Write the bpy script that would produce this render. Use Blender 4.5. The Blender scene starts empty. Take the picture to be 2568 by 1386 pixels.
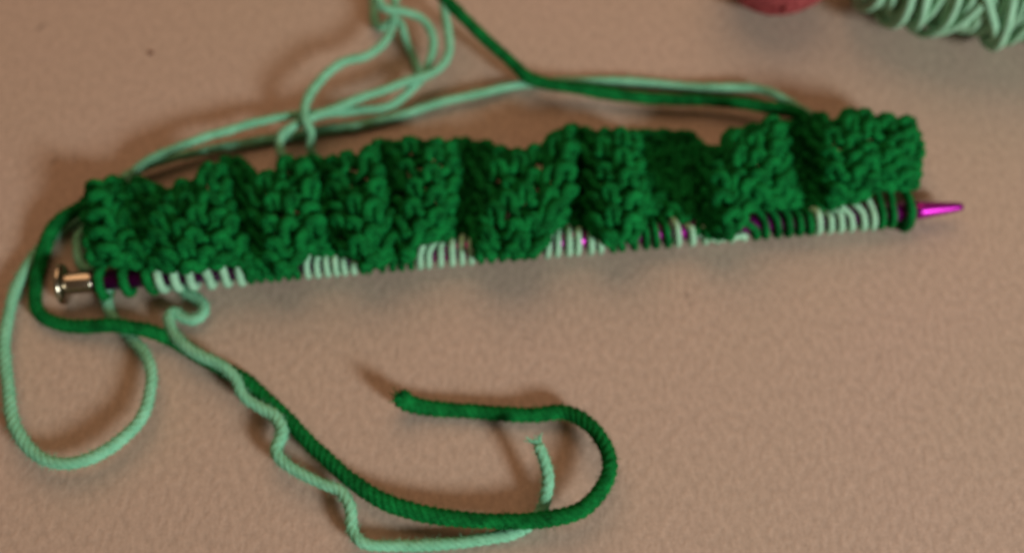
import bpy, math, random
import numpy as np
from mathutils import Vector

random.seed(7)
rng = np.random.default_rng(7)
scene = bpy.context.scene
col = scene.collection
MM = 0.001

# ------------------------------------------------------------------ camera
TILT = math.radians(30.0)          # away from looking straight down
DIST = 0.303
HFOV = math.radians(50.0)
FPX = 1284.0 / math.tan(HFOV / 2)
CAM = Vector((0, -DIST * math.sin(TILT), DIST * math.cos(TILT)))
cam_data = bpy.data.cameras.new("camera")
cam_data.sensor_width = 36.0
cam_data.lens = 18.0 / math.tan(HFOV / 2)
cam_data.clip_start = 0.01
cam_data.clip_end = 50.0
cam_data.dof.use_dof = True
cam_data.dof.focus_distance = 0.235
cam_data.dof.aperture_fstop = 7.0
cam = bpy.data.objects.new("camera", cam_data)
cam.location = CAM
cam.rotation_euler = (TILT, 0, 0)
col.objects.link(cam)
scene.camera = cam

# ------------------------------------------------------------------ light
world = bpy.data.worlds.new("World")
scene.world = world
world.use_nodes = True
bg = world.node_tree.nodes["Background"]
bg.inputs[0].default_value = (1.0, 0.66, 0.40, 1)
bg.inputs[1].default_value = 0.09


def area(name, loc, target, size, power, colour):
    d = bpy.data.lights.new(name, 'AREA')
    d.shape = 'DISK'
    d.size = size
    d.energy = power
    d.color = colour
    o = bpy.data.objects.new(name, d)
    o.location = loc
    o.rotation_euler = (Vector(target) - Vector(loc)).to_track_quat('-Z', 'Y').to_euler()
    col.objects.link(o)
    return o


# cool daylight coming low from the right and the camera's side, warm room lamp high behind on the left
area("window_light", (0.70, -0.76, 0.53), (0, 0, 0), 0.24, 11.6, (0.90, 1.0, 0.96))
area("room_lamp", (-0.05, 0.66, 0.98), (0, 0, 0), 1.3, 6.3, (1.0, 0.62, 0.36))

scene.view_settings.view_transform = 'Standard'
scene.view_settings.look = 'None'
scene.view_settings.exposure = 0.0
scene.view_settings.gamma = 1.0
scene.view_settings.use_curve_mapping = False
scene.render.engine = 'CYCLES'
scene.cycles.pixel_filter_type = 'BLACKMAN_HARRIS'
scene.cycles.filter_width = 2.2


# ------------------------------------------------------------------ helpers
def P(px, py, z=0.0):
    """photo pixel -> point at height z (mm) above the tabletop"""
    a, b = (px - 1284.0) / FPX, -(py - 693.0) / FPX
    up = Vector((0, math.cos(TILT), math.sin(TILT)))
    fw = Vector((0, math.sin(TILT), -math.cos(TILT)))
    d = Vector((1, 0, 0)) * a + up * b + fw
    t = (z * MM - CAM.z) / d.z
    return CAM + d * t


def tag(o, label=None, cat=None, group=None, kind=None):
    if label: o["label"] = label
    if cat: o["category"] = cat
    if group: o["group"] = group
    if kind: o["kind"] = kind
    return o


def link(name, mesh, mat=None, parent=None):
    o = bpy.data.objects.new(name, mesh)
    col.objects.link(o)
    if mat is not None:
        mesh.materials.clear()
        mesh.materials.append(mat)
    if parent is not None:
        o.parent = parent
    return o


def empty(name, loc=(0, 0, 0)):
    o = bpy.data.objects.new(name, None)
    o.empty_display_size = 0.01
    o.location = loc
    col.objects.link(o)
    return o


def mesh_from(name, verts, faces, smooth=True):
    m = bpy.data.meshes.new(name)
    m.from_pydata([tuple(v) for v in verts], [], [tuple(f) for f in faces])
    if smooth:
        m.polygons.foreach_set("use_smooth", [True] * len(m.polygons))
    m.update()
    return m


def catmull(pts, step):
    """smooth curve through the rows of pts, resampled at an even step"""
    p = np.asarray(pts, float)
    q = np.vstack([2 * p[0] - p[1], p, 2 * p[-1] - p[-2]])
    out = []
    for i in range(1, len(q) - 2):
        p0, p1, p2, p3 = q[i - 1], q[i], q[i + 1], q[i + 2]
        # centripetal knots keep the curve from overshooting
        t0 = 0.0
        t1 = t0 + max(np.linalg.norm(p1 - p0), 1e-9) ** 0.5
        t2 = t1 + max(np.linalg.norm(p2 - p1), 1e-9) ** 0.5
        t3 = t2 + max(np.linalg.norm(p3 - p2), 1e-9) ** 0.5
        for t in np.linspace(t1, t2, 40, endpoint=False):
            a1 = (t1 - t) / (t1 - t0) * p0 + (t - t0) / (t1 - t0) * p1
            a2 = (t2 - t) / (t2 - t1) * p1 + (t - t1) / (t2 - t1) * p2
            a3 = (t3 - t) / (t3 - t2) * p2 + (t - t2) / (t3 - t2) * p3
            b1 = (t2 - t) / (t2 - t0) * a1 + (t - t0) / (t2 - t0) * a2
            b2 = (t3 - t) / (t3 - t1) * a2 + (t - t1) / (t3 - t1) * a3
            out.append((t2 - t) / (t2 - t1) * b1 + (t - t1) / (t2 - t1) * b2)
    out.append(p[-1])
    out = np.array(out)
    s = np.concatenate([[0], np.cumsum(np.linalg.norm(np.diff(out, axis=0), axis=1))])
    n = max(4, int(s[-1] / step) + 1)
    si = np.linspace(0, s[-1], n)
    return np.stack([np.interp(si, s, out[:, k]) for k in range(3)], 1)


def yarn_geo(path, radius, sides=14, ply=4, lobes=0.13, pitch=6.0, closed=False, cap=True, fuzz=0.0, flat_floor=None):
    """plied yarn: a tube whose lobed section turns along its length; returns verts, faces"""
    p = np.asarray(path, float)
    n = len(p)
    rad = np.full(n, radius) if np.isscalar(radius) else np.asarray(radius, float)
    if closed:
        tan = np.roll(p, -1, 0) - np.roll(p, 1, 0)
    else:
        tan = np.gradient(p, axis=0)
    tan /= np.maximum(np.linalg.norm(tan, axis=1, keepdims=True), 1e-12)
    nor = np.zeros_like(p)
    ref = np.array([0, 0, 1.0]) if abs(tan[0][2]) < 0.9 else np.array([0, 1.0, 0])
    v = ref - tan[0] * ref.dot(tan[0])
    nor[0] = v / np.linalg.norm(v)
    for i in range(1, n):
        v = nor[i - 1] - tan[i] * nor[i - 1].dot(tan[i])
        nor[i] = v / max(np.linalg.norm(v), 1e-12)
    bi = np.cross(tan, nor)
    seg = np.linalg.norm(np.diff(p, axis=0, append=p[:1] if closed else p[-1:]), axis=1)
    s = np.concatenate([[0], np.cumsum(seg)[:-1]])
    tw = 2 * math.pi * s / (pitch * MM)
    th = np.linspace(0, 2 * math.pi, sides, endpoint=False)
    R = rad[:, None] * (1 + lobes * np.abs(np.cos(0.5 * ply * (th[None, :] - tw[:, None]))) - lobes * 0.6)
    V = p[:, None, :] + R[..., None] * (np.cos(th)[None, :, None] * nor[:, None, :] + np.sin(th)[None, :, None] * bi[:, None, :])
    verts = V.reshape(-1, 3)
    faces = []
    m = n if closed else n - 1
    for i in range(m):
        a, b = i * sides, ((i + 1) % n) * sides
        for k in range(sides):
            k2 = (k + 1) % sides
            faces.append((a + k, a + k2, b + k2, b + k))
    verts = list(map(tuple, verts))
    if cap and not closed:
        c0, c1 = len(verts), len(verts) + 1
        verts.append(tuple(p[0] - tan[0] * rad[0] * 0.45))
        verts.append(tuple(p[-1] + tan[-1] * rad[-1] * 0.45))
        for k in range(sides):
            k2 = (k + 1) % sides
            faces.append((c0, k2, k))
            faces.append((c1, (n - 1) * sides + k, (n - 1) * sides + k2))
    if fuzz > 0:                     # loose fibres standing off the yarn
        nf = int(fuzz * s[-1] / MM)
        for _ in range(nf):
            i = int(rng.integers(1, n - 1))
            a = rng.uniform(0, 2 * math.pi)
            d = math.cos(a) * nor[i] + math.sin(a) * bi[i]
            base = p[i] + d * rad[i] * 0.9
            L = rng.uniform(0.5, 2.0) * MM
            w = 0.045 * MM
            dirn = d * rng.uniform(0.35, 1.0) + tan[i] * rng.uniform(-1, 1) + rng.normal(0, 0.3, 3)
            dirn /= np.linalg.norm(dirn)
            sd = np.cross(dirn, rng.normal(0, 1, 3)); sd /= np.linalg.norm(sd)
            sd2 = np.cross(dirn, sd)
            q0 = len(verts)
            mid = base + dirn * L * 0.55
            tipp = base + dirn * L + d * rng.uniform(-0.4, 0.4) * L * 0.5
            for c, ww in ((base, w), (mid, w * 0.8)):
                for k in range(3):
                    an = k * 2.0944
                    verts.append(tuple(c + ww * (math.cos(an) * sd + math.sin(an) * sd2)))
            verts.append(tuple(tipp))
            for k in range(3):
                k2 = (k + 1) % 3
                faces.append((q0 + k, q0 + k2, q0 + 3 + k2, q0 + 3 + k))
                faces.append((q0 + 3 + k, q0 + 3 + k2, q0 + 6))
    if flat_floor is not None:
        verts = [(x, y, max(z, flat_floor)) for x, y, z in verts]
    return verts, faces


def lathe(name, axis_o, e1, prof, sides=40):
    """revolve (distance along axis, radius) pairs about the line through axis_o along e1"""
    e1 = Vector(e1).normalized()
    a = Vector((0, 0, 1)) - e1 * e1.z
    a.normalize()
    b = e1.cross(a)
    verts, faces = [], []
    for (t, r) in prof:
        for k in range(sides):
            an = 2 * math.pi * k / sides
            verts.append(Vector(axis_o) + e1 * t + (a * math.cos(an) + b * math.sin(an)) * r)
    for i in range(len(prof) - 1):
        for k in range(sides):
            k2 = (k + 1) % sides
            faces.append((i * sides + k, i * sides + k2, (i + 1) * sides + k2, (i + 1) * sides + k))
    faces.append(tuple(range(sides))[::-1])
    faces.append(tuple((len(prof) - 1) * sides + k for k in range(sides)))
    return mesh_from(name, verts, faces)


# ------------------------------------------------------------------ materials
def new_mat(name):
    m = bpy.data.materials.new(name)
    m.use_nodes = True
    return m, m.node_tree.nodes, m.node_tree.links, m.node_tree.nodes["Principled BSDF"]


def yarn_mat(name, c_dark, c_light, scale=260.0):
    m, N, L, b = new_mat(name)
    tc = N.new("ShaderNodeTexCoord")
    n1 = N.new("ShaderNodeTexNoise"); n1.inputs["Scale"].default_value = scale; n1.inputs["Detail"].default_value = 4
    n2 = N.new("ShaderNodeTexNoise"); n2.inputs["Scale"].default_value = 2600; n2.inputs["Detail"].default_value = 3
    L.new(tc.outputs["Object"], n1.inputs["Vector"]); L.new(tc.outputs["Object"], n2.inputs["Vector"])
    add = N.new("ShaderNodeMath"); add.operation = 'ADD'
    L.new(n1.outputs["Fac"], add.inputs[0]); L.new(n2.outputs["Fac"], add.inputs[1])
    mr = N.new("ShaderNodeMapRange"); mr.inputs[1].default_value = 0.7; mr.inputs[2].default_value = 1.3
    L.new(add.outputs[0], mr.inputs[0])
    mix = N.new("ShaderNodeMix"); mix.data_type = 'RGBA'
    mix.inputs[6].default_value = (*c_dark, 1); mix.inputs[7].default_value = (*c_light, 1)
    L.new(mr.outputs[0], mix.inputs[0])
    L.new(mix.outputs[2], b.inputs["Base Color"])
    b.inputs["Roughness"].default_value = 0.85
    b.inputs["Specular IOR Level"].default_value = 0.05
    b.inputs["Sheen Weight"].default_value = 0.05
    b.inputs["Sheen Roughness"].default_value = 0.5
    b.inputs["Sheen Tint"].default_value = (*c_light, 1)
    bp = N.new("ShaderNodeBump"); bp.inputs["Strength"].default_value = 0.5; bp.inputs["Distance"].default_value = 0.0003
    L.new(n2.outputs["Fac"], bp.inputs["Height"]); L.new(bp.outputs[0], b.inputs["Normal"])
    return m


M_GREEN = yarn_mat("dark_green_yarn", (0.002, 0.036, 0.007), (0.007, 0.225, 0.048))
M_PALE = yarn_mat("mint_yarn", (0.16, 0.44, 0.27), (0.27, 0.60, 0.40), 180)
M_PALELOOP = yarn_mat("pale_mint_yarn", (0.27, 0.51, 0.34), (0.40, 0.66, 0.46), 180)

m, N, L, b = new_mat("purple_anodised_metal"); M_PURPLE = m
b.inputs["Base Color"].default_value = (0.36, 0.015, 0.28, 1)
b.inputs["Metallic"].default_value = 0.85
b.inputs["Roughness"].default_value = 0.38

m, N, L, b = new_mat("brassy_metal"); M_BRASS = m
b.inputs["Base Color"].default_value = (0.50, 0.43, 0.34, 1)
b.inputs["Metallic"].default_value = 1.0
b.inputs["Roughness"].default_value = 0.22

# tabletop: beige, finely mottled, slightly pebbled, with a few stains
m, N, L, b = new_mat("beige_tabletop"); M_TABLE = m
tc = N.new("ShaderNodeTexCoord")
mp = N.new("ShaderNodeMapping"); mp.inputs["Rotation"].default_value = (0, 0, 0.9); mp.inputs["Scale"].default_value = (1.0, 0.62, 1.0)
L.new(tc.outputs["Object"], mp.inputs["Vector"])
fine = N.new("ShaderNodeTexNoise"); fine.inputs["Scale"].default_value = 620; fine.inputs["Detail"].default_value = 3
L.new(mp.outputs[0], fine.inputs["Vector"])
grain = N.new("ShaderNodeTexNoise"); grain.inputs["Scale"].default_value = 1500; grain.inputs["Detail"].default_value = 2
L.new(tc.outputs["Object"], grain.inputs["Vector"])
big = N.new("ShaderNodeTexNoise"); big.inputs["Scale"].default_value = 14; big.inputs["Detail"].default_value = 3
L.new(tc.outputs["Object"], big.inputs["Vector"])
mixb = N.new("ShaderNodeMix"); mixb.data_type = 'RGBA'
mixb.inputs[6].default_value = (0.45, 0.335, 0.258, 1); mixb.inputs[7].default_value = (0.49, 0.34, 0.285, 1)
L.new(big.outputs["Fac"], mixb.inputs[0])
cr = N.new("ShaderNodeMapRange"); cr.inputs[1].default_value = 0.3; cr.inputs[2].default_value = 0.7
cr.inputs[3].default_value = 0.87; cr.inputs[4].default_value = 1.10
L.new(fine.outputs["Fac"], cr.inputs[0])
gr = N.new("ShaderNodeMapRange"); gr.inputs[1].default_value = 0.3; gr.inputs[2].default_value = 0.7
gr.inputs[3].default_value = 0.91; gr.inputs[4].default_value = 1.09
L.new(grain.outputs["Fac"], gr.inputs[0])
mu = N.new("ShaderNodeMath"); mu.operation = 'MULTIPLY'
L.new(cr.outputs[0], mu.inputs[0]); L.new(gr.outputs[0], mu.inputs[1])
vm = N.new("ShaderNodeVectorMath"); vm.operation = 'SCALE'
L.new(mixb.outputs[2], vm.inputs[0]); L.new(mu.outputs[0], vm.inputs["Scale"])
last = vm.outputs[0]
geo = N.new("ShaderNodeNewGeometry")
for (sx, sy, rx, ry, rot, amt) in ((103, 68, 1.0, 3.2, -0.6, 0.30), (1722, 738, 0.9, 2.2, 0.4, 0.16), (1732, 762, 0.9, 1.6, -0.5, 0.14),
                                   (1325, 850, 2.4, 0.8, -0.5, 0.12), (995, 880, 0.7, 3.0, 0.0, 0.08), (140, 400, 1.4, 3.4, -0.4, 0.13),
                                   (185, 398, 1.0, 3.0, 0.5, 0.12), (1500, 1000, 1.2, 2.0, 0.3, 0.05), (2200, 900, 1.0, 2.4, -0.7, 0.08)):
    c = P(sx, sy)
    sub = N.new("ShaderNodeVectorMath"); sub.operation = 'SUBTRACT'; sub.inputs[1].default_value = c
    L.new(geo.outputs["Position"], sub.inputs[0])
    m2 = N.new("ShaderNodeMapping"); m2.vector_type = 'TEXTURE'
    m2.inputs["Rotation"].default_value = (0, 0, rot); m2.inputs["Scale"].default_value = (rx * MM, ry * MM, 1.0)
    L.new(sub.outputs[0], m2.inputs["Vector"])
    ln = N.new("ShaderNodeVectorMath"); ln.operation = 'LENGTH'; L.new(m2.outputs[0], ln.inputs[0])
    r = N.new("ShaderNodeMapRange"); r.interpolation_type = 'SMOOTHSTEP'
    r.inputs[1].default_value = 0.2; r.inputs[2].default_value = 1.0; r.inputs[3].default_value = 1 - amt * 1.6; r.inputs[4].default_value = 1.0
    L.new(ln.outputs["Value"], r.inputs[0])
    v2 = N.new("ShaderNodeVectorMath"); v2.operation = 'SCALE'
    L.new(last, v2.inputs[0]); L.new(r.outputs[0], v2.inputs["Scale"])
    last = v2.outputs[0]
L.new(last, b.inputs["Base Color"])
b.inputs["Roughness"].default_value = 0.62
b.inputs["Specular IOR Level"].default_value = 0.25
bp = N.new("ShaderNodeBump"); bp.inputs["Strength"].default_value = 0.45; bp.inputs["Distance"].default_value = 0.0005
L.new(fine.outputs["Fac"], bp.inputs["Height"]); L.new(bp.outputs[0], b.inputs["Normal"])

# ------------------------------------------------------------------ the surface
hx, hy0, hy1, th = 0.60, -0.40, 0.60, 0.03
verts = [(-hx, hy0, -th), (hx, hy0, -th), (hx, hy1, -th), (-hx, hy1, -th), (-hx, hy0, 0), (hx, hy0, 0), (hx, hy1, 0), (-hx, hy1, 0)]
faces = [(3, 2, 1, 0), (4, 5, 6, 7), (0, 1, 5, 4), (1, 2, 6, 5), (2, 3, 7, 6), (3, 0, 4, 7)]
table = link("tabletop", mesh_from("tabletop", verts, faces, False), M_TABLE)
tag(table, "beige finely mottled tabletop under the knitting", "tabletop", kind="structure")

# ------------------------------------------------------------------ the needle
NEEDLE_R = 2.6 * MM
A0 = P(150, 713, 5.9)
A1 = P(2416, 518, 5.4)
E1 = (A1 - A0); NLEN = E1.length; E1.normalize()
E2 = Vector((-E1.y, E1.x, 0)).normalized()
E3 = E1.cross(E2).normalized()
needle = empty("knitting_needle", (A0.x, A0.y, 0))
tag(needle, "purple metal straight knitting needle with a flat silver end cap, holding the green stitches", "knitting needle")


def place(o, parent):
    o.parent = parent
    o.matrix_parent_inverse = parent.matrix_world.inverted()


bpy.context.view_layer.update()
tl = 15 * MM
sh = link("shaft", lathe("shaft", A0, E1, [(7.5 * MM, NEEDLE_R), (NLEN - tl - 0.2 * MM, NEEDLE_R)]), M_PURPLE); place(sh, needle)
tp = link("tip", lathe("tip", A0, E1, [(NLEN - tl, NEEDLE_R * 0.995), (NLEN - tl * 0.8, NEEDLE_R * 0.93), (NLEN - tl * 0.4, NEEDLE_R * 0.70), (NLEN - 2.0 * MM, NEEDLE_R * 0.52), (NLEN - 0.8 * MM, NEEDLE_R * 0.44), (NLEN - 0.2 * MM, NEEDLE_R * 0.30), (NLEN, NEEDLE_R * 0.08)]), M_PURPLE); place(tp, needle)
cp = link("end_cap", lathe("end_cap", A0, E1, [(1.9 * MM, 2.95 * MM), (2.4 * MM, 2.9 * MM), (8.6 * MM, 2.95 * MM), (9.0 * MM, 2.75 * MM), (9.05 * MM, 2.62 * MM)]), M_BRASS); place(cp, needle)
fl = link("flange", lathe("flange", A0, E1, [(-0.3 * MM, 2.0 * MM), (0.0, 4.9 * MM), (0.35 * MM, 5.5 * MM), (1.1 * MM, 5.55 * MM), (1.6 * MM, 5.1 * MM), (2.1 * MM, 3.1 * MM)]), M_BRASS)
fl.parent = cp

# ------------------------------------------------------------------ the knitting
knit = empty("knitted_ruffle", (P(1284, 560).x, P(1284, 560).y, 0))
tag(knit, "ruffled strip of dark green garter knitting with mint stitches, hanging on the purple needle", "knitting")
bpy.context.view_layer.update()
NC = 72
# loops on the needle, in photo pixels along it: (first, last, count, colour)
groups = [(258, 382, 3, 0), (408, 604, 6, 1), (626, 748, 6, 0), (772, 886, 6, 1), (906, 1028, 6, 0), (1050, 1178, 6, 1), (1200, 1340, 6, 0),
          (1366, 1506, 6, 1), (1530, 1672, 6, 0), (1702, 1862, 6, 1), (1892, 2026, 6, 0), (2050, 2186, 6, 1), (2208, 2272, 3, 0)]
loop_x, loop_c = [], []
for a, b_, n, c in groups:
    for k in range(n):
        loop_x.append(a + (b_ - a) * k / (n - 1)); loop_c.append(c)
loop_x[70], loop_x[71] = 2236, 2272
loop_x = np.array(loop_x)

# folds: (x at mid height in photo pixels, height in mm, lean of the fold line from cast-on edge to needle in px)
folds = [(232, 6, 20), (262, 8.5, 20), (300, 5.5, 20), (345, 6.0, 25), (420, 9, 30), (500, 11.5, 35), (556, 11, 40), (578, 6.5, 44), (586, 4, 46), (618, 5, 46),
         (670, 9.5, 42), (735, 11.5, 40), (778, 10.5, 42), (792, 5.5, 44), (812, 4.5, 46), (850, 8, 50), (905, 11.5, 50), (946, 10.5, 52),
         (964, 5.5, 54), (985, 4, 50), (1020, 8, 40), (1075, 11, 20), (1115, 9, 5), (1145, 4, 0), (1190, 2.2, -5), (1206, 6, -5), (1250, 9.5, 0),
         (1320, 11.5, 5), (1385, 13.5, 10), (1420, 11.5, 10), (1410, 6, 12), (1428, 2.2, 15), (1470, 2.8, 20), (1500, 8.5, 25), (1545, 12.5, 30), (1592, 11.5, 30),
         (1586, 6, 25), (1606, 2.4, 20), (1680, 2.0, 10), (1752, 2.4, 0), (1782, 6, 0), (1808, 11, -5), (1870, 12.5, -10), (1930, 12, -10), (1958, 8, 0),
         (1968, 3.5, 5), (2015, 2.2, 10), (2050, 5.5, 15), (2090, 10, 20), (2160, 11, 10), (2220, 10.5, 0), (2270, 8.5, -10), (2296, 6.5, -12)]
F = np.array(folds, float)
F[:, 1] = 1.7 + 15.0 * np.sin(0.5 * math.pi * np.clip((F[:, 1] - 2.4) / 9.8, 0, 1.06))
top_sil = np.array([(200, 510), (225, 482), (265, 462), (345, 462), (425, 484), (470, 474), (520, 428), (585, 402), (612, 414), (640, 452), (690, 436),
                    (730, 412), (780, 406), (840, 412), (885, 402), (900, 385), (950, 366), (1100, 362), (1200, 366), (1270, 376), (1330, 398),
                    (1352, 396), (1368, 350), (1400, 335), (1445, 328), (1480, 338), (1530, 345), (1600, 338), (1720, 338), (1748, 352), (1775, 374), (1825, 374),
                    (1850, 338), (1890, 318), (1990, 308), (2100, 300), (2130, 292), (2260, 306), (2285, 325), (2310, 345)], float)
bot_edge = np.array([(230, 668), (330, 676), (400, 684), (500, 690), (590, 672), (612, 672), (630, 704), (745, 695), (768, 642), (885, 645),
                     (900, 686), (1030, 660), (1048, 622), (1100, 612), (1180, 588), (1196, 662), (1336, 652), (1362, 590), (1420, 572), (1480, 588), (1512, 612),
                     (1535, 630), (1585, 618), (1610, 562), (1640, 548), (1700, 556), (1745, 600), (1800, 610), (1850, 606), (1885, 545), (1910, 528), (2030, 528),
                     (2060, 536), (2110, 530), (2170, 504), (2200, 486), (2290, 476)], float)
needle_y = lambda x: 713 + (x - 150) * (518 - 713) / (2416 - 150)

# spread the 72 columns evenly along the folded cross-section
dense = catmull(np.stack([F[:, 0], F[:, 1] * 9.0, F[:, 2]], 1), 1.0)
ds = np.concatenate([[0], np.cumsum(np.hypot(np.diff(dense[:, 0]), np.diff(dense[:, 1])))])
cgrid = (ds / ds[-1]) * NC
fold_x = lambda c: np.interp(c, cgrid, dense[:, 0])
fold_z = lambda c: np.interp(c, cgrid, dense[:, 1]) / 9.0
fold_l = lambda c: np.interp(c, cgrid, dense[:, 2])
loop_c_idx = np.arange(NC) + 0.5


def smooth(t):
    t = np.clip(t, 0, 1); return t * t * (3 - 2 * t)


def Pn(px, py, z):
    """vectorised P"""
    a = (px - 1284.0) / FPX; b_ = -(py - 693.0) / FPX
    ct, st = math.cos(TILT), math.sin(TILT)
    dx, dy, dz = a, b_ * ct + st, b_ * st - ct
    t = (z * MM - CAM.z) / dz
    return np.stack([CAM.x + dx * t, CAM.y + dy * t, CAM.z + dz * t], -1)


def surf(c, v):
    """point of the fabric at column c (0..72), v = 0 at the needle, 1 at the cast-on edge"""
    c = np.asarray(c, float); v = np.asarray(v, float)
    xm, zm, ln = fold_x(c), fold_z(c), fold_l(c)
    xn = np.interp(c, loop_c_idx, loop_x, left=loop_x[0] - 14, right=loop_x[-1] + 8)
    xt, xb = xm - ln * 0.55, 0.25 * (xm + ln * 0.5) + 0.75 * xn
    yt = np.interp(xt, top_sil[:, 0], top_sil[:, 1])
    yb = np.interp(xb, bot_edge[:, 0], bot_edge[:, 1])
    ztop = 1.8 + (zm - 2) * 0.72
    over = np.clip((yb - (needle_y(xb) - 30)) / 40.0, 0, 1)
    zb = 8.6 + 2.4 * over + 0.25 * (zm - 7)
    pt, pm, pb = Pn(xt, yt, ztop), None, Pn(xb, yb, zb)
    # middle control: halfway in plan, at the fold's own height and x
    ym = 0.5 * (yt + yb)
    pm = Pn(xm, ym, zm)
    w = v[..., None]
    q = 2 * (w - 0.5) * (w - 1) * pb + 4 * w * (1 - w) * pm + 2 * w * (w - 0.5) * pt
    return q


def frame(c, v):
    e = 0.04
    p = surf(c, v)
    du = surf(c + e, v) - surf(c - e, v)
    # smooth the across direction so that the yarn does not kink at tight folds
    dv = surf(c, v + 0.02) - surf(c, v - 0.02)
    n = np.cross(du, dv)
    n /= np.maximum(np.linalg.norm(n, axis=-1, keepdims=True), 1e-12)
    return p, n


NR = 11
rows_v = np.append(np.linspace(0.10, 0.945, NR - 1), 0.985)
YR = 1.34 * MM
dvr = rows_v[1] - rows_v[0]
for r in range(NR):
    edge = 0.32 if r == NR - 1 else (0.6 if r == 0 else 1.0)      # the cast-on edge is tighter
    t = np.arange(0.10, NC - 0.10, 1 / 18.0)
    jit = np.interp(t, np.arange(0, NC + 1), rng.normal(0, 0.23, NC + 1))
    jit2 = np.interp(t, np.arange(0, NC + 1, 0.5), rng.normal(0, 0.24, 2 * NC + 2))
    drift = np.interp(t, np.linspace(0, NC, 13), rng.normal(0, 0.26, 13))      # stitches do not line up from row to row
    c = t + 0.11 * np.sin(4 * math.pi * t) + 0.08 * jit2 + drift
    v = rows_v[r] + dvr * (0.62 + 0.5 * jit2) * edge * np.cos(2 * math.pi * t) + dvr * jit * 0.7
    bump = np.cos(math.pi * (t + r))                     # bumps alternate from stitch to stitch and row to row
    off = 1.8 * edge * bump + 0.35 * np.cos(4 * math.pi * t) + 0.9 * jit2 + 1.2 * jit
    yr = YR * (1 + 0.12 * bump)
    p, n = frame(np.clip(c, 0.0, NC), np.clip(v, -0.02, 1.02))
    path = p + n * (off[:, None] * MM)
    path[:, 2] = np.maximum(path[:, 2], YR * 1.02)
    k = np.array([0.25, 0.5, 0.25])
    for _ in range(2):
        path[1:-1] = 0.25 * path[:-2] + 0.5 * path[1:-1] + 0.25 * path[2:]
    vs, fs = yarn_geo(path, yr, sides=12, ply=3, lobes=0.34, pitch=5.0, fuzz=4.0)
    o = link("knit_row", mesh_from("knit_row", vs, fs), M_GREEN); place(o, knit)

# selvedge loops at both ends
for (cc, k) in [(0.15, 5), (NC - 0.15, 5)]:
    for i in range(k):
        v0 = 0.08 + 0.84 * i / k
        vv = np.linspace(v0, v0 + 0.84 / k, 12)
        p, n = frame(np.full(12, cc), vv)
        d = (surf(np.array([NC - 0.1]), np.array([0.5])) - surf(np.array([NC - 1.4]), np.array([0.5])))[0]
        d = d / np.linalg.norm(d) * (1 if cc > 1 else -1)
        bul = np.sin(np.linspace(0, math.pi, 12))
        path = p + np.outer(bul, d) * (1.5 + 0.5 * (i % 2)) * MM + n * (np.cos(np.linspace(0, math.pi, 12)) * 0.8 * MM)[:, None]
        path[:, 2] = np.maximum(path[:, 2], YR * 1.02)
        vs, fs = yarn_geo(catmull(path, 0.4 * MM), YR * 1.1, sides=12, ply=3, lobes=0.16, pitch=4.5, fuzz=0.8)
        o = link("selvedge_loop", mesh_from("selvedge_loop", vs, fs), M_GREEN); place(o, knit)

# loops on the needle
LR = 0.9 * MM
for i in range(NC):
    x = loop_x[i]
    s = (P(x, needle_y(x), 5.65) - A0).dot(E1)
    O = A0 + E1 * s
    B = Vector(surf(np.array([i + 0.5]), np.array([0.05]))[0]) + Vector((0, 0.8 * MM, -1.3 * MM))
    big = 1.45 if i in (0, 71) else (1.4 if i < 3 else (1.25 if i < 9 else 1.0))
    rr = NEEDLE_R + LR * 1.05 * big
    lead = rng.normal(0, 0.25) * MM
    slant = (1.3 if i < 6 else 0.2) * MM
    pts = []
    Bf = B - O
    pts.append(B + Vector((0, 0, -0.3 * MM)))
    b2, b3 = Bf.dot(E2), Bf.dot(E3)
    ang_b = math.degrees(math.atan2(-b2, b3))
    a_start = max(ang_b + 35, 5) if math.hypot(b2, b3) > rr else 25
    sag = (2.2 * MM if i in (0, 71) else 0.0)
    for an in np.linspace(min(a_start, 130), 238, 8):
        a_ = math.radians(an)
        low = max(0, -math.cos(a_)) * sag
        fr = (an - 20) / 265.0
        e1o = (Bf.dot(E1)) * max(0, 0.30 - fr) + slant * (fr - 0.2) + lead
        pts.append(O + E2 * (-math.sin(a_) * rr) + E3 * (math.cos(a_) * rr - low) + E1 * e1o)
    path = catmull([tuple(p) for p in pts], 0.45 * MM)
    path[:, 2] = np.maximum(path[:, 2], LR * 1.02)
    vs, fs = yarn_geo(path, LR * big * rng.uniform(0.95, 1.08), sides=10, ply=3, lobes=0.26, pitch=4.5, fuzz=2.0)
    o = link("needle_loop", mesh_from("needle_loop", vs, fs), M_PALELOOP if loop_c[i] else M_GREEN); place(o, knit)


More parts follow.
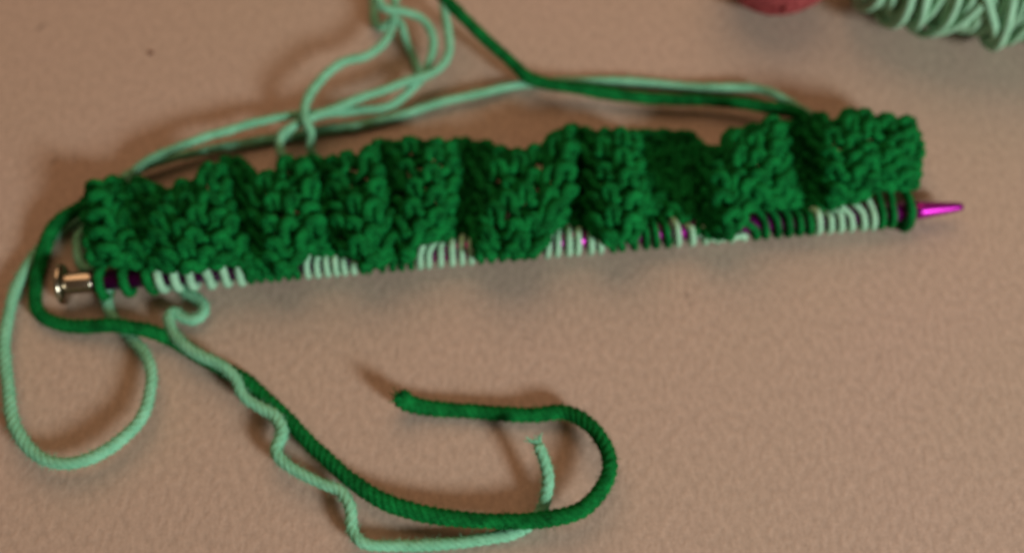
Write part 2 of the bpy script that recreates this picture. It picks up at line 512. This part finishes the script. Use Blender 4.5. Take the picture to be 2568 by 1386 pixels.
# ------------------------------------------------------------------ loose yarn
def strand(pts, radius, mat, label, wob=0.12, group=None, frayed=False):
    w = [P(x, y, z) for x, y, z in pts]
    path = catmull([tuple(p) for p in w], 0.55 * MM)
    n = len(path)
    q = np.cumsum(rng.normal(0, 1, (n, 3)), 0)
    ker = np.ones(15) / 15
    wobv = np.stack([np.convolve(rng.normal(0, 1, n + 14), ker, 'valid') for _ in range(3)], 1) * wob * 3.2 * MM
    wobv[:, 2] *= 0.35
    path = path + wobv
    for _ in range(3):
        path[1:-1] = 0.25 * path[:-2] + 0.5 * path[1:-1] + 0.25 * path[2:]
    path[:, 2] = np.maximum(path[:, 2], radius * MM * 1.01)
    rad = radius * MM * (1 + np.convolve(rng.normal(0, 1, n + 24), np.ones(25) / 25, 'valid') * 0.22)
    if frayed and radius > 1.6:
        rad[-14:] *= 1 + 0.22 * np.linspace(0, 1, 14)
    vs, fs = yarn_geo(path, rad, sides=20, ply=4, lobes=0.30, pitch=8.0, fuzz=14.0, flat_floor=0.00004)
    if frayed:                       # the cut end opens into loose plies
        end = path[-1]; dr = path[-1] - path[-6]; dr /= np.linalg.norm(dr)
        for _ in range(26):
            a_ = rng.normal(0, 1, 3); a_ -= dr * a_.dot(dr); a_ /= np.linalg.norm(a_)
            L_ = rng.uniform(1.2, 3.0) * MM
            o_ = rng.uniform(0, 0.75) * radius * MM
            sp_ = rng.uniform(0.1, 0.75)
            pp = [end - dr * 1.2 * MM + a_ * o_, end + a_ * o_ + dr * 0.2 * L_, end + a_ * (o_ + sp_ * 0.4 * L_) + dr * 0.6 * L_, end + a_ * (o_ + sp_ * L_) + dr * L_ + rng.normal(0, 0.2, 3) * MM]
            pp = catmull(pp, 0.3 * MM); pp[:, 2] = np.maximum(pp[:, 2], 0.2 * MM)
            v_, f_ = yarn_geo(pp, np.linspace(0.30, 0.10, len(pp)) * MM, sides=6, ply=1, lobes=0.0, fuzz=1.0)
            k_ = len(vs); vs = list(vs) + list(v_); fs = list(fs) + [tuple(i + k_ for i in f) for f in f_]
    o = link("yarn_strand", mesh_from("yarn_strand", vs, fs), mat)
    tag(o, label, "yarn", group)
    return o


strand([(262, 512, 7.5), (225, 515, 8), (185, 530, 7), (140, 563, 5.5), (108, 635, 4), (90, 725, 3), (97, 782, 2.6), (150, 813, 2.4), (230, 818, 3.0), (300, 815, 5.2), (370, 828, 4.8), (440, 855, 3),
        (500, 893, 2.0), (560, 925, 2), (620, 958, 2.2), (720, 1050, 3.5), (820, 1150, 4.5), (930, 1238, 4.6), (1050, 1286, 4.8), (1200, 1303, 5), (1380, 1299, 5.8),
        (1470, 1270, 6.8), (1522, 1203, 7.5), (1524, 1132, 7.5), (1482, 1068, 6.2), (1420, 1034, 4), (1340, 1040, 3), (1200, 1031, 2.3), (1060, 1021, 2.6), (1020, 1010, 4.5), (1003, 997, 6.5)],
       1.85, M_GREEN, "long dark green yarn tail looping past the needle cap and curling to a cut end", frayed=True)
strand([(2030, 306, 3), (1998, 284, 5.4), (1900, 266, 5.2), (1800, 256, 4.2), (1600, 245, 4), (1450, 222, 4.6), (1370, 210, 5.6), (1325, 195, 6.4), (1270, 145, 8), (1200, 82, 11), (1135, 18, 13), (1075, -45, 14)],
       1.75, M_GREEN, "dark green working yarn bent sharply on its way to the cast-on edge")
strand([(2050, 306, 2), (2012, 278, 4.5), (1955, 244, 5.5), (1900, 224, 3.5), (1750, 220, 1.8), (1600, 206, 1.6), (1450, 204, 1.6), (1340, 209, 1.6), (1290, 214, 1.8), (1200, 236, 2.5), (1100, 257, 2.6), (1000, 290, 2.0),
        (900, 315, 1.8), (800, 330, 1.6), (680, 350, 1.7), (550, 371, 2.2), (430, 397, 3), (350, 424, 3), (305, 452, 2.4), (290, 478, 1.6)],
       1.22, M_PALE, "long mint yarn passing beneath the dark green strand along the back of the knitting")
strand([(310, 474, 1.6), (325, 442, 4), (370, 404, 6.4), (450, 368, 7.5), (550, 334, 7.2), (700, 293, 6.2), (800, 285, 5.5), (900, 277, 4.2), (980, 264, 4.0), (1040, 215, 5), (1078, 150, 7), (1086, 95, 9), (1060, 48, 11), (1015, 30, 13), (960, 20, 15), (940, -40, 16)],
       1.22, M_PALE, "mint yarn curving up from the cap end of the knitting into the loose tangle")
strand([(1112, -45, 12), (1114, 20, 12), (1124, 80, 10), (1124, 138, 8.5), (1092, 178, 8), (1000, 212, 7.5), (920, 240, 7.6), (850, 270, 7.8), (745, 311, 7.2), (707, 340, 6), (702, 370, 5), (712, 398, 4), (722, 425, 3)],
       1.22, M_PALE, "mint yarn with a tight upper bend, hooking down into the knitting's back edge")
strand([(985, -45, 9), (990, 20, 10), (985, 62, 9), (962, 108, 9), (920, 140, 9), (862, 156, 9), (805, 200, 9.2), (768, 256, 10.0), (766, 300, 10.2), (782, 338, 8.5), (778, 372, 6.0), (792, 398, 4.2), (800, 425, 3)],
       1.22, M_PALE, "mint yarn drooping in a wide S over the other strands behind the knitting")
strand([(935, -45, 3), (938, 20, 3), (942, 62, 3), (962, 72, 3.4), (984, 50, 5), (1004, 58, 5.5), (1014, 90, 4), (1026, 120, 2.5), (1042, 155, 1.6), (1052, 186, 1.6)],
       1.15, M_PALE, "short mint yarn end lying on the table under the tangle")
strand([(440, 715, 2.2), (470, 735, 2.6), (502, 752, 3.2), (514, 778, 3.4), (492, 800, 3.2), (462, 796, 3), (438, 780, 3.2), (424, 792, 4), (436, 834, 5), (490, 884, 6.2), (560, 918, 6.6), (590, 950, 6.4), (606, 988, 6), (650, 1018, 5.4), (690, 1042, 5.2), (708, 1084, 5.2),
        (694, 1128, 5.2), (738, 1175, 5), (800, 1208, 5), (856, 1232, 5), (880, 1272, 5), (884, 1325, 4), (910, 1360, 4), (1000, 1368, 2.5), (1180, 1356, 2), (1300, 1330, 2.2), (1352, 1292, 2.0), (1370, 1240, 5), (1374, 1190, 7.5), (1364, 1150, 9), (1350, 1118, 10)],
       1.4, M_PALE, "kinked mint yarn tail wandering beside the dark green tail and ending in a raised tip", frayed=True)
strand([(245, 668, 4), (212, 672, 4), (196, 630, 3.5), (198, 592, 4), (225, 566, 5), (255, 560, 6)],
       1.15, M_PALE, "short mint yarn float beside the needle's silver end cap")
strand([(270, 700, 2), (268, 755, 1.7), (285, 800, 1.7), (330, 845, 2.2), (368, 895, 4), (380, 945, 5.2), (366, 1022, 5.5), (318, 1090, 5.5), (240, 1142, 5.4), (155, 1163, 5.2), (85, 1135, 5), (40, 1070, 5), (18, 960, 4.5), (14, 840, 4), (34, 740, 3.5), (75, 660, 2.5), (130, 595, 1.6), (190, 555, 1.6), (230, 545, 3)],
       1.45, M_PALE, "mint yarn looped in a wide ring around the outside of the dark green tail")

# ------------------------------------------------------------------ yarn skein at the far right
g = P(2330, 104)
R0 = 24 * MM
sk_c = Vector((P(2420, 104).x + 0.016, g.y + R0 * 0.46, 0))
skein = empty("yarn_skein", sk_c)
tag(skein, "pale mint yarn skein at the table's far side, its strands wound side by side", "yarn skein")
bpy.context.view_layer.update()
axis_rot = math.radians(-5)
HALF = 52 * MM
SR = 1.15 * MM


def skein_pt(x, y, z):
    return np.stack([sk_c.x + x * math.cos(axis_rot) - y * math.sin(axis_rot),
                     sk_c.y + x * math.sin(axis_rot) + y * math.cos(axis_rot), np.maximum(z, SR * 1.02)], 1)


for layer, nring in ((0, 34), (1, 30), (2, 17)):
    for i in range(nring):
        u = (i + 0.5) / nring * 2 - 1
        u += rng.normal(0, 0.02)
        rad = R0 * (1 - 0.34 * abs(u) ** 3.5) - SR * (3.4 - 1.7 * layer) - SR
        rad *= 1 + rng.normal(0, 0.015)
        ths = np.linspace(0, 2 * math.pi, 80, endpoint=False)
        lean = rng.normal(0.0, 0.15) + (rng.normal(0, 0.2) if layer == 2 else 0)
        ph1, ph2 = rng.uniform(0, 6.28, 2)
        x = u * HALF + lean * rad * np.sin(ths) * 0.9 + rng.normal(0, 0.0009) * np.cos(2 * ths + ph1) + 0.0005 * np.sin(3 * ths + ph2)
        sag = 1 + 0.02 * np.sin(3 * ths + ph1)
        loose = 1 + (0.05 * rng.uniform(0, 1) * np.clip(np.cos(ths + 2.2), 0, 1) if layer == 2 else 0)
        y = rad * np.cos(ths) * 1.12 * sag * loose
        z = R0 * 0.92 + rad * np.sin(ths) * 0.92 * sag
        vs, fs = yarn_geo(skein_pt(x, y, z), SR * rng.uniform(0.9, 1.1), sides=12, ply=4, lobes=0.30, pitch=8, closed=True, fuzz=1.2, flat_floor=0.00004)
        o = link("strand", mesh_from("strand", vs, fs), M_PALELOOP); place(o, skein)

# red yarn ball added beyond the skein's end, standing in for a reddish glow
RB = 19 * MM
gb = P(1935, 46)
ball_c = np.array([gb.x, gb.y + RB * 0.46, RB + 0.6 * MM])
ball = empty("added_yarn_ball", (ball_c[0], ball_c[1], 0))
tag(ball, "small red yarn ball at the table's far side beside the pale skein", "yarn ball")
bpy.context.view_layer.update()
M_RED = yarn_mat("added_red_yarn", (0.26, 0.045, 0.05), (0.40, 0.08, 0.08))
for i in range(60):
    ax = rng.normal(0, 1, 3); ax /= np.linalg.norm(ax)
    p1 = np.cross(ax, [0.3, 0.5, 0.8]); p1 /= np.linalg.norm(p1); p2 = np.cross(ax, p1)
    ths = np.linspace(0, 2 * math.pi, 60, endpoint=False)
    offc = rng.uniform(-0.45, 0.45)
    rr = (RB - 1.0 * MM - (0.9 * MM if i < 26 else 0))
    cr_ = rr * math.sqrt(1 - offc ** 2)
    path = ball_c + np.outer(np.cos(ths), p1) * cr_ + np.outer(np.sin(ths), p2) * cr_ + ax * offc * rr
    vs, fs = yarn_geo(path, 1.05 * MM, sides=10, ply=4, lobes=0.3, pitch=8, closed=True, fuzz=1.0, flat_floor=0.00004)
    o = link("strand", mesh_from("strand", vs, fs), M_RED); place(o, ball)

# ------------------------------------------------------------------ speck
c0 = P(378, 133)
vs, fs = [], []
for j in range(5):
    ph = math.pi / 2 * j / 4
    for k in range(10):
        an = 2 * math.pi * k / 10
        rr = 0.95 * MM * math.cos(ph) * (1 + 0.12 * math.sin(3 * an + 1)) + 1e-6
        vs.append((rr * math.cos(an), rr * math.sin(an), 0.5 * MM * math.sin(ph)))
for j in range(4):
    for k in range(10):
        k2 = (k + 1) % 10
        fs.append((j * 10 + k, j * 10 + k2, (j + 1) * 10 + k2, (j + 1) * 10 + k))
fs.append(tuple(range(10))[::-1])
m, N, L, b = new_mat("russet_speck")
b.inputs["Base Color"].default_value = (0.13, 0.045, 0.02, 1)
sp = link("crumb", mesh_from("crumb", vs, fs), m)
sp.location = (c0.x, c0.y, 0.00002)
tag(sp, "tiny russet crumb alone on the bare tabletop", "crumb")
